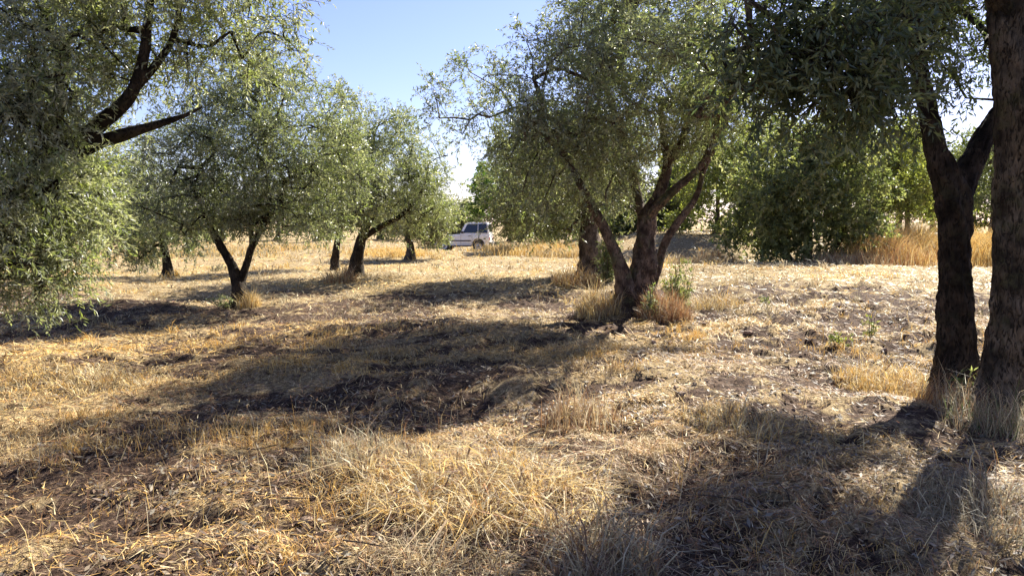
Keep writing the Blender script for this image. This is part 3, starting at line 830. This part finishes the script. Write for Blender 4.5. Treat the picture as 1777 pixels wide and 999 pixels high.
GOLD = np.array([(0.70, 0.47, 0.15), (0.78, 0.57, 0.22), (0.62, 0.38, 0.11), (0.80, 0.65, 0.33)])
PALE = np.array([(0.69, 0.57, 0.33), (0.78, 0.67, 0.44), (0.56, 0.43, 0.23), (0.42, 0.29, 0.16)])
RUST = np.array([(0.42, 0.22, 0.10), (0.54, 0.30, 0.13), (0.34, 0.17, 0.08), (0.60, 0.40, 0.18)])
GREYG = np.array([(0.30, 0.27, 0.17), (0.38, 0.34, 0.22), (0.24, 0.23, 0.13), (0.48, 0.42, 0.28)])
GREEN = np.array([(0.12, 0.17, 0.05), (0.17, 0.21, 0.07), (0.23, 0.25, 0.10)])
BROWN = np.array([(0.26, 0.16, 0.10), (0.34, 0.22, 0.14), (0.20, 0.12, 0.08), (0.45, 0.31, 0.19)])

GOLD, PALE, RUST, GREYG, BROWN = GOLD * .90, PALE * .77, RUST * .8, GREYG * .76, BROWN * .66

def blades(rng, xy, h, w, lean, cols, z0=-0.01, bend=0.6):
    n = len(xy)
    z = ground_h(xy[:, 0], xy[:, 1]) + z0
    b = np.column_stack([xy, z])
    th = rng.uniform(0, 2 * math.pi, n)
    ld = np.stack([np.cos(th), np.sin(th), np.zeros(n)], 1)
    hh = h * rng.uniform(0.55, 1.2, n); le = lean * rng.uniform(0.3, 1.4, n)
    up = np.stack([np.zeros(n), np.zeros(n), np.ones(n)], 1)
    mid = b + up * (hh * 0.62)[:, None] + ld * (hh * le * 0.35)[:, None]
    tip = b + up * (hh * (1 - 0.35 * bend * le))[:, None] + ld * (hh * le)[:, None]
    ph = rng.uniform(0, 2 * math.pi, n)
    sd = np.stack([np.cos(ph), np.sin(ph), np.zeros(n)], 1) * (w * rng.uniform(0.7, 1.3, n) * 0.5)[:, None]
    v = np.stack([b - sd, b + sd, mid + sd * 0.8, mid - sd * 0.8, tip], 1).reshape(-1, 3)
    i = np.arange(n)[:, None] * 5
    q = i + np.array([[0, 1, 2, 3]]); t = i + np.array([[3, 2, 4]])
    return v, q, t, np.vstack([cols, cols])

def pal_cols(rng, pal, n, var=0.2):
    return pal[rng.randint(len(pal), size=n)] * rng.uniform(1 - var, 1 + var, (n, 1))

rng = np.random.RandomState(5)
# lying straw, one slim triangle each
def fan(rng, r0, r1, n, a=0.86):
    th = rng.uniform(-a, a, n); r = np.sqrt(rng.uniform(r0 * r0, r1 * r1, n))
    return np.column_stack([np.sin(th) * r, np.cos(th) * r])
Vs, Cs, = [], []
for r0, r1, n, ln, w in ((0.8, 5.0, 112000, .075, .0022), (5.0, 9.0, 105000, .085, .0034), (9.0, 15.0, 85000, .12, .0058), (15, 30, 65000, .18, .013), (30, 62, 35000, .30, .034)):
    xy = fan(rng, r0, r1, n)
    m = fbm(xy[:, 0] / 1.1, xy[:, 1] / 0.9, seed=41, oct=3)
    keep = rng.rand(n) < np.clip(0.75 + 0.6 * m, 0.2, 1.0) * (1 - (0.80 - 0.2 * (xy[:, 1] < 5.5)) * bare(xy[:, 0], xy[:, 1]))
    xy = xy[keep]; m = m[keep]; n = len(xy)
    g = fbm(xy[:, 0] / 2.6, xy[:, 1] / 2.6, seed=47, oct=2)
    cols = pal_cols(rng, PALE, n, .25)
    gm = rng.rand(n) < np.clip(0.38 + 0.9 * g, 0.10, 0.85)
    cols[gm] = pal_cols(rng, GOLD, gm.sum(), .2)
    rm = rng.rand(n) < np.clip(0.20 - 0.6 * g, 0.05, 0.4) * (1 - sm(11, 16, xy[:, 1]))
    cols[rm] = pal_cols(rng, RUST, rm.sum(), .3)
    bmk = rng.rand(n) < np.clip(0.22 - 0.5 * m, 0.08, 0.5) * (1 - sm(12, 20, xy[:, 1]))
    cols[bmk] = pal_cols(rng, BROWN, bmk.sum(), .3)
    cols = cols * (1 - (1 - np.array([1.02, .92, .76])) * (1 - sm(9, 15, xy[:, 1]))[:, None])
    L = ln * rng.uniform(.35, 1.35, n)
    th = rng.uniform(0, 2 * math.pi, n)
    dx, dy = np.cos(th) * L, np.sin(th) * L
    x0, y0 = xy[:, 0], xy[:, 1]; x1, y1 = x0 + dx, y0 + dy
    lift = rng.uniform(.004, .035, n); lift2 = np.maximum(.003, rng.uniform(-.03, .07, n)) * np.clip(L / .12, .5, 1.5)
    z0 = ground_h(x0, y0) + lift; z1 = ground_h(x1, y1) + lift2
    zm = ground_h((x0 + x1) / 2, (y0 + y1) / 2) + .004
    z0 = np.maximum(z0, 2 * zm - z1)
    wv = w * rng.uniform(.6, 1.4, n)
    px_, py_ = -np.sin(th) * wv, np.cos(th) * wv
    tz = rng.uniform(-.6, .6, n) * wv
    v = np.stack([np.stack([x0 + px_, y0 + py_, z0 + tz], 1), np.stack([x0 - px_, y0 - py_, z0 - tz], 1), np.stack([x1, y1, z1], 1)], 1)
    Vs.append(v.reshape(-1, 3)); Cs.append(cols)
V = np.vstack(Vs)
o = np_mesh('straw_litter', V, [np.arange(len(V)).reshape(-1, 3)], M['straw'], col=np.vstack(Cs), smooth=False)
tag(o, 'loose cut straw lying scattered over the whole field', 'straw', kind='stuff')

# fallen dead leaves among the straw
Vs, Cs = [], []
LEAFC = np.array([(.20, .125, .075), (.10, .062, .04), (.30, .23, .15), (.045, .03, .024), (.22, .19, .135)])
for r0, r1, n, l_, w_ in ((1.5, 6, 24000, .05, .016), (6, 14, 24000, .062, .022)):
    xy = fan(rng, r0, r1, n, .78)
    m = fbm(xy[:, 0] / .5, xy[:, 1] / .5, seed=91, oct=2)
    xy = xy[rng.rand(n) < np.clip(.5 + .8 * m, .08, 1)]; n = len(xy)
    th = rng.uniform(0, 6.28, n); L = l_ * rng.uniform(.5, 1.3, n); W = w_ * rng.uniform(.5, 1.3, n)
    dx = np.stack([np.cos(th), np.sin(th), rng.uniform(-.5, .5, n)], 1); sx = np.stack([-np.sin(th), np.cos(th), rng.uniform(-.6, .6, n)], 1)
    c = np.column_stack([xy, ground_h(xy[:, 0], xy[:, 1]) + rng.uniform(.006, .03, n)])
    Vs.append(np.stack([c - dx * L[:, None] / 2, c + sx * W[:, None] / 2, c + dx * L[:, None] / 2, c - sx * W[:, None] / 2], 1).reshape(-1, 3))
    Cs.append(pal_cols(rng, LEAFC, n, .3))
V = np.vstack(Vs)
o = np_mesh('leaf_litter', V, [np.arange(len(V)).reshape(-1, 4)], M['straw'], col=np.vstack(Cs), smooth=False)
tag(o, 'small fallen brown and grey leaves strewn among the straw', 'leaves', kind='stuff')

# standing stubble and short dry grass in patches
def join_blades(name, parts, parent=None, origin=None):
    off = 0; V, Q, T, CQ, CT = [], [], [], [], []
    for v, q, t, c in parts:
        V.append(v); Q.append(q + off); T.append(t + off); off += len(v)
        CQ.append(c[:len(q)]); CT.append(c[len(q):])
    return np_mesh(name, np.vstack(V), [np.vstack(Q), np.vstack(T)], M['straw'], parent, col=np.vstack(CQ + CT), smooth=False, origin=origin)

parts = []
for r0, r1, n, h, w in ((0.8, 5.5, 56000, .075, .0030), (5.5, 11, 60000, .10, .005), (11, 22, 34000, .13, .011), (22, 48, 20000, .20, .029)):
    xy = np.repeat(fan(rng, r0, r1, n // 11), 11, 0)
    n = len(xy)
    xy = xy + rng.normal(size=(n, 2)) * (0.016 + 0.0035 * r0)
    m = fbm(xy[:, 0] / 0.8, xy[:, 1] / 0.7, seed=61, oct=3)
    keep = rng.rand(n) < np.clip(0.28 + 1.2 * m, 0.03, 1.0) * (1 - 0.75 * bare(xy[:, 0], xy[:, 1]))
    xy = xy[keep]; m = m[keep]; n = len(xy)
    g = fbm(xy[:, 0] / 1.9, xy[:, 1] / 1.9, seed=67, oct=2)
    cols = pal_cols(rng, PALE, n, .22)
    a = g > 0.22; cols[a] = pal_cols(rng, GOLD, a.sum())
    a = g < -0.42; cols[a] = pal_cols(rng, GREYG, a.sum())
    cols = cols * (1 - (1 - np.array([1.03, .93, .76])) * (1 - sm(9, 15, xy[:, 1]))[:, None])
    hh = h * np.clip(0.7 + 0.9 * m, .3, 1.9)
    parts.append(blades(rng, xy, hh, w, 0.95, cols))
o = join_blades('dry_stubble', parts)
tag(o, 'short dry grass stubble standing in patches across the field', 'grass', kind='stuff')

# tall dry grass bank on the right and around the far edge
parts = []
def patch(px, d, rx, ry, n, h, w, pal, lean=.5, var=.2):
    c = at(px, 400, d)
    a = rng.normal(size=(n, 2)) * np.array([rx, ry]) * 0.55 + np.array([c[0], d])
    cl = 1.1 * vnoise(a[:, 0] / .45, a[:, 1] / .45, seed=77) + .5 * vnoise(a[:, 0] / .15, a[:, 1] / .15, seed=78)
    parts.append(blades(rng, a, h * (0.75 + 0.35 * cl), w, lean, pal_cols(rng, pal, n, var)))
patch(1545, 27.0, 1.7, 1.4, 5200, 1.45, .016, np.vstack([GOLD, RUST]))
patch(1600, 29.5, 1.9, 1.6, 5200, 1.6, .018, GOLD)
patch(1420, 24.6, 1.6, .6, 1500, .38, .014, np.vstack([RUST, PALE, GREYG]))
patch(1475, 25.0, 1.2, .9, 2600, .75, .015, np.vstack([RUST, PALE]))
patch(1700, 29.0, 1.6, 1.5, 4200, 1.5, .018, GOLD)
patch(1780, 27.0, 1.6, 1.5, 2500, 1.0, .018, GOLD)
patch(1200, 25.5, 1.3, 1.2, 3000, .62, .015, np.vstack([PALE, GOLD]))
patch(1245, 27.5, 0.9, .9, 1400, .7, .015, np.vstack([RUST, PALE]))
patch(930, 37.5, 1.9, 1.6, 3600, .75, .024, GOLD)
patch(985, 35.0, 1.5, 1.3, 2600, .55, .022, np.vstack([GOLD, PALE]))
patch(880, 42.0, 1.1, 1.0, 1600, .6, .024, np.vstack([GOLD, PALE]))
patch(460, 40.0, 3.5, 2.5, 3000, .4, .028, np.vstack([GOLD, PALE]))
patch(330, 34.0, 3.0, 2.0, 2600, .35, .026, np.vstack([GOLD, GREYG]))
patch(680, 36.0, 2.0, 1.6, 2200, .35, .026, GOLD)
o = join_blades('tall_dry_grass', parts)
tag(o, 'tall golden dry grass standing on the bank and along the field edge', 'grass', kind='stuff')

# sparse taller stems with seed heads, and fallen twigs
def stems(rng, n, r0, r1, h, w):
    xy = fan(rng, r0, r1, n, .75)
    v, q, t, c = blades(rng, xy, h, w, .55, pal_cols(rng, np.vstack([PALE, GOLD, RUST]), n, .25))
    tip = v.reshape(n, 5, 3)[:, 4]; mid = v.reshape(n, 5, 3)[:, 2:4].mean(1)
    dr = norm(tip - mid); L = rng.uniform(.015, .032, n)[:, None]; sd = norm(np.cross(dr, rng.normal(size=(n, 3)))) * rng.uniform(.0018, .0035, n)[:, None]
    hv = np.stack([tip - dr * L * .3, tip + sd, tip + dr * L, tip - sd], 1).reshape(-1, 3)
    hq = np.arange(n)[:, None] * 4 + np.array([[0, 1, 2, 3]]) + len(v)
    cols = pal_cols(rng, np.vstack([PALE, RUST]), n, .25)
    return np.vstack([v, hv]), [np.vstack([q, hq]), t], np.vstack([c[:n], cols, c[n:]])
v1, f1_, c1 = stems(rng, 700, 2.0, 5.5, .24, .0032)
o = np_mesh('seeding_stems', v1, f1_, M['straw'], col=c1, smooth=False)
tag(o, 'scattered thin dry stems with small seed heads', 'grass', kind='stuff')
vs, qs, ts, bi = [], [], [], 0
for _ in range(260):
    p = fan(rng, 2.5, 12, 1, .75)[0]; a = rng.uniform(0, 6.28); L = rng.uniform(.12, .5)
    q0 = []
    for t_ in (0, .35, .7, 1):
        x, y = p[0] + math.cos(a) * L * t_ + rng.normal() * .012, p[1] + math.sin(a) * L * t_ + rng.normal() * .012
        q0.append((x, y, float(ground_h(x, y)) + .012 + rng.uniform(0, .035)))
    r_ = rng.uniform(.002, .006)
    v, q, t = tube_arrays(np.array(q0), np.array([r_, r_ * .9, r_ * .7, r_ * .3]), 4, bi); vs.append(v); qs.append(q); ts.append(t); bi += len(v)
o = np_mesh('fallen_twigs', np.vstack(vs), [np.vstack(qs), np.vstack(ts)], M['bark'])
tag(o, 'thin grey twigs fallen among the straw', 'twigs', kind='stuff')

# single tussocks
def tussock(name, label, px, py, rx, n, h, w, pal, lean=.6, cat='grass tussock', group=None, off=(0, 0), ry=None, seed=0):
    rg = np.random.RandomState(900 + seed)
    x, y = gp(px, py); x += off[0]; y += off[1]
    ry = ry or rx
    rr = np.sqrt(rg.rand(n)) ; th = rg.uniform(0, 2 * math.pi, n)
    xy = np.column_stack([x + rr * np.cos(th) * rx, y + rr * np.sin(th) * ry])
    hh = h * (1.1 - 0.55 * rr) * (0.55 + 0.9 * np.clip(0.5 + vnoise(xy[:, 0] / .07, xy[:, 1] / .07, seed=seed + 5), 0, 1.3))
    base = np.array([x, y, float(ground_h(x, y))])
    cols = pal_cols(rg, pal, n, .3)
    a = rg.rand(n); cols[a < .16] = pal_cols(rg, BROWN, (a < .16).sum(), .3); cols[a > .86] = pal_cols(rg, PALE, (a > .86).sum(), .2)
    o = join_blades(name, [blades(rg, xy, hh, w * rg.lognormal(0, .35, n), lean * rg.uniform(.4, 1.5, n), cols)], origin=base)
    o.location = base
    return tag(o, label, cat, group)
tussock('grass_tussock', 'matted golden straw heap lying in open sun away from any tree', 840, 860, .62, 3600, .19, .0055, np.vstack([GOLD, GOLD, PALE, RUST[:1]]), 1.9, ry=.5, seed=1)
tussock('grass_tussock', 'low golden straw mat merging into the edge of the matted heap', 690, 850, .34, 1000, .14, .0055, np.vstack([GOLD, PALE, RUST[:1]]), 1.7, ry=.3, seed=2)
tussock('grass_tussock', 'grey wiry dead bush of tangled stems in the foreground', 1040, 985, .27, 900, .24, .0048, np.vstack([GREYG, PALE, BROWN]), 1.2, seed=3)
tussock('grass_tussock', 'feathery golden grass patch in the sun before the knotted dark trunk', 1545, 672, .50, 2400, .24, .0055, GOLD, .9, ry=.6, seed=4)
tussock('grass_tussock', 'rust coloured dry grass piled against the big olive root', 1152, 555, .42, 1900, .42, .007, RUST, .7, off=(0, -.05), seed=5)
tussock('grass_tussock', 'pale golden grass on the other flank of the big olive root', 1040, 545, .40, 1500, .42, .007, np.vstack([GOLD, PALE]), .7, seed=6)
tussock('grass_tussock', 'straw coloured grass fringe spreading beyond the rust coloured tussock', 1235, 535, .55, 1500, .30, .007, np.vstack([GOLD, PALE]), .8, seed=7)
tussock('grass_tussock', 'bright orange straw tuft at the foot of the V-forked olive', 432, 535, .22, 700, .36, .007, GOLD, .6, seed=8)
tussock('grass_tussock', 'brownish grass tuft beside the upright dark trunk', 590, 492, .4, 600, .4, .011, np.vstack([RUST, PALE]), .7, seed=9)
tussock('grass_tussock', 'rusty grass tuft at the foot of the thick grey trunk', 1000, 495, .55, 900, .45, .01, np.vstack([RUST, GOLD]), .7, seed=10)
tussock('grass_tussock', 'thin pale grass stems around the foot of the knotted dark trunk', 1640, 712, .34, 420, .36, .0036, np.vstack([PALE, RUST]), .8, seed=11)
tussock('grass_tussock', 'dull green and straw grass at the foot of the tall straight trunk', 1740, 745, .42, 800, .34, .0038, np.vstack([GREYG, GREEN, PALE]), .8, seed=12)
tussock('grass_tussock', 'wispy olive green dry grass in the dappled shade', 640, 800, .42, 1300, .17, .0036, np.vstack([GREYG, PALE]), 1.1, seed=13)
tussock('grass_tussock', 'sparse upright reddish stems standing at the edge of the tree shadow', 1010, 740, .30, 420, .30, .0042, np.vstack([RUST, PALE]), .5, seed=14)
tussock('grass_tussock', 'dusty brown grass clump among sunlit clods', 1270, 745, .35, 900, .18, .0042, np.vstack([GREYG, GOLD]), 1.0, seed=15)
tussock('grass_tussock', 'pale yellow flattened hay swath beside the drooping near olive', 150, 660, .85, 2600, .13, .006, np.vstack([GOLD, PALE]), 1.6, ry=.6, seed=16)
tussock('grass_tussock', 'grey straw tangle in deep shade below the tall straight trunk', 1730, 900, .40, 1100, .17, .0034, np.vstack([GREYG, PALE]), 1.2, seed=17)
tussock('grass_tussock', 'loose pale hay lying thick at the foreground edge', 760, 990, .35, 1500, .12, .0034, PALE, 1.7, seed=18)

# green weeds and root suckers: stem with leaves
def weed(name, label, px, py, h, n_st, leaf, pal, seed, spread=.25, off=(0, 0), cat='plant', dens=9, k=9):
    rg = np.random.RandomState(700 + seed)
    x, y = gp(px, py); x += off[0]; y += off[1]
    base = np.array([x, y, float(ground_h(x, y))])
    root = empty(name, base); tag(root, label, cat)
    vs, qs, ts, bi = [], [], [], 0
    O, D, L = [], [], []
    for s in range(n_st):
        a = rg.uniform(0, 2 * math.pi); sp = spread * rg.rand()
        hh = h * rg.uniform(.55, 1.1)
        p0 = base + np.array([math.cos(a) * sp * .3, math.sin(a) * sp * .3, -.02]); p2 = base + np.array([math.cos(a) * sp, math.sin(a) * sp, hh])
        P, R = catmull([p0, (p0 + p2) / 2 + rg.normal(size=3) * .03 * h, p2], [.006, .005, .002], h / 8)
        v, q, t = tube_arrays(P, R, 5, bi); vs.append(v); qs.append(q); ts.append(t); bi += len(v)
        for j in range(dens):
            f = rg.uniform(.12, 1); O.append(P[int(f * (len(P) - 1))]); D.append(norm(rg.normal(size=3) + np.array([0, 0, .5]))); L.append(.08 + .1 * rg.rand() * h)
    np_mesh('stem', np.vstack(vs), [np.vstack(qs), np.vstack(ts)], M['bark'], root, origin=base)
    n = len(O)
    v, q, c, _ = leaf_sprays(rg, np.array(O), np.array(D), np.array(L), k, leaf[0], leaf[1], pal_cols(rg, pal, n), .2, .9)
    np_mesh('foliage', v, [q], M['broad'], root, col=c, smooth=False, origin=base)
    return root
weed('root_suckers', 'fresh green olive suckers growing in the rust coloured tussock', 1175, 535, .95, 24, (.07, .021), np.array(OLIVE + YEL), 1, .34, cat='shoots')
weed('root_suckers', 'short grey green suckers hugging the big olive stems', 1128, 545, .65, 9, (.055, .016), np.array(OLIVE), 2, .18, off=(0, -.15), cat='shoots')
weed('root_suckers', 'leafy suckers climbing against the thick grey trunk', 1046, 492, 1.25, 34, (.09, .028), np.array(OLIVE), 3, .35, off=(.1, -.2), cat='shoots')
weed('weed_plant', 'dark upright little weed alone on the pale sunlit bank', 1330, 530, .22, 5, (.045, .022), np.array(BUSH), 4, .08, dens=5, k=6)
weed('weed_plant', 'yellow green spindly weed amid clods before the knotted trunk', 1512, 585, .38, 4, (.05, .018), np.array(YEL), 5, .10, dens=6, k=6)
weed('weed_plant', 'low spreading light green weed near the spindly one', 1455, 600, .12, 6, (.05, .02), np.array(YEL), 6, .22, dens=4, k=6)
weed('weed_plant', 'green sprig in the grass at the foot of the tall straight trunk', 1690, 700, .34, 6, (.05, .014), np.array(BUSH + BRIGHT), 7, .16, dens=5, k=7)
weed('weed_plant', 'small green tuft at the foot of the V-forked olive', 385, 535, .3, 8, (.055, .018), np.array(OLIVE), 8, .3, dens=6, k=7)

# ------------------------------------------------------------------ clods of soil, parts of the ground
def clod_mesh(seed):
    import bmesh
    rg = np.random.RandomState(seed)
    bm = bmesh.new(); bmesh.ops.create_icosphere(bm, subdivisions=2, radius=1)
    for v in bm.verts:
        c = np.array(v.co)
        f = 1 + .28 * float(vnoise(np.array([c[0] * 1.6]), np.array([c[1] * 1.6]), np.array([c[2] * 1.6]), seed)[0]) + rg.normal() * .05
        v.co = v.co * f; v.co.z *= .62
    me = bpy.data.meshes.new('soil_clod'); bm.to_mesh(me); bm.free()
    a = me.attributes.new('col', 'FLOAT_VECTOR', 'FACE')
    b = np.array([(.24, .16, .11), (.17, .105, .07), (.30, .22, .15), (.21, .145, .10)][seed % 4])
    cc = b * rg.uniform(.8, 1.2, (len(me.polygons), 1))
    a.data.foreach_set('vector', cc.astype(np.float32).ravel())
    me.materials.append(M['clod'])
    return me
cm = [clod_mesh(s) for s in range(6)]
n_c = 0
while n_c < 170:
    if rng.rand() < .6:
        px, py = rng.uniform(1080, 1640), rng.uniform(485, 720)
    else:
        px, py = rng.uniform(60, 1500), rng.uniform(560, 960)
    x, y = gp(px, py)
    s = rng.lognormal(-3.55, .38) * (1.1 if y > 8 else .7)
    o = bpy.data.objects.new('soil_clod', cm[rng.randint(6)])
    o.location = (x, y, float(ground_h(x, y)) + s * .05)
    o.rotation_euler = (rng.uniform(-.4, .4), rng.uniform(-.4, .4), rng.uniform(0, 6.28))
    o.scale = (s * rng.uniform(.8, 1.5), s * rng.uniform(.8, 1.3), s)
    link(o, ground)
    n_c += 1
tri = sum(len(m.loops) - 2 * len(m.polygons) for m in bpy.data.meshes)
print('TRIANGLES', tri)
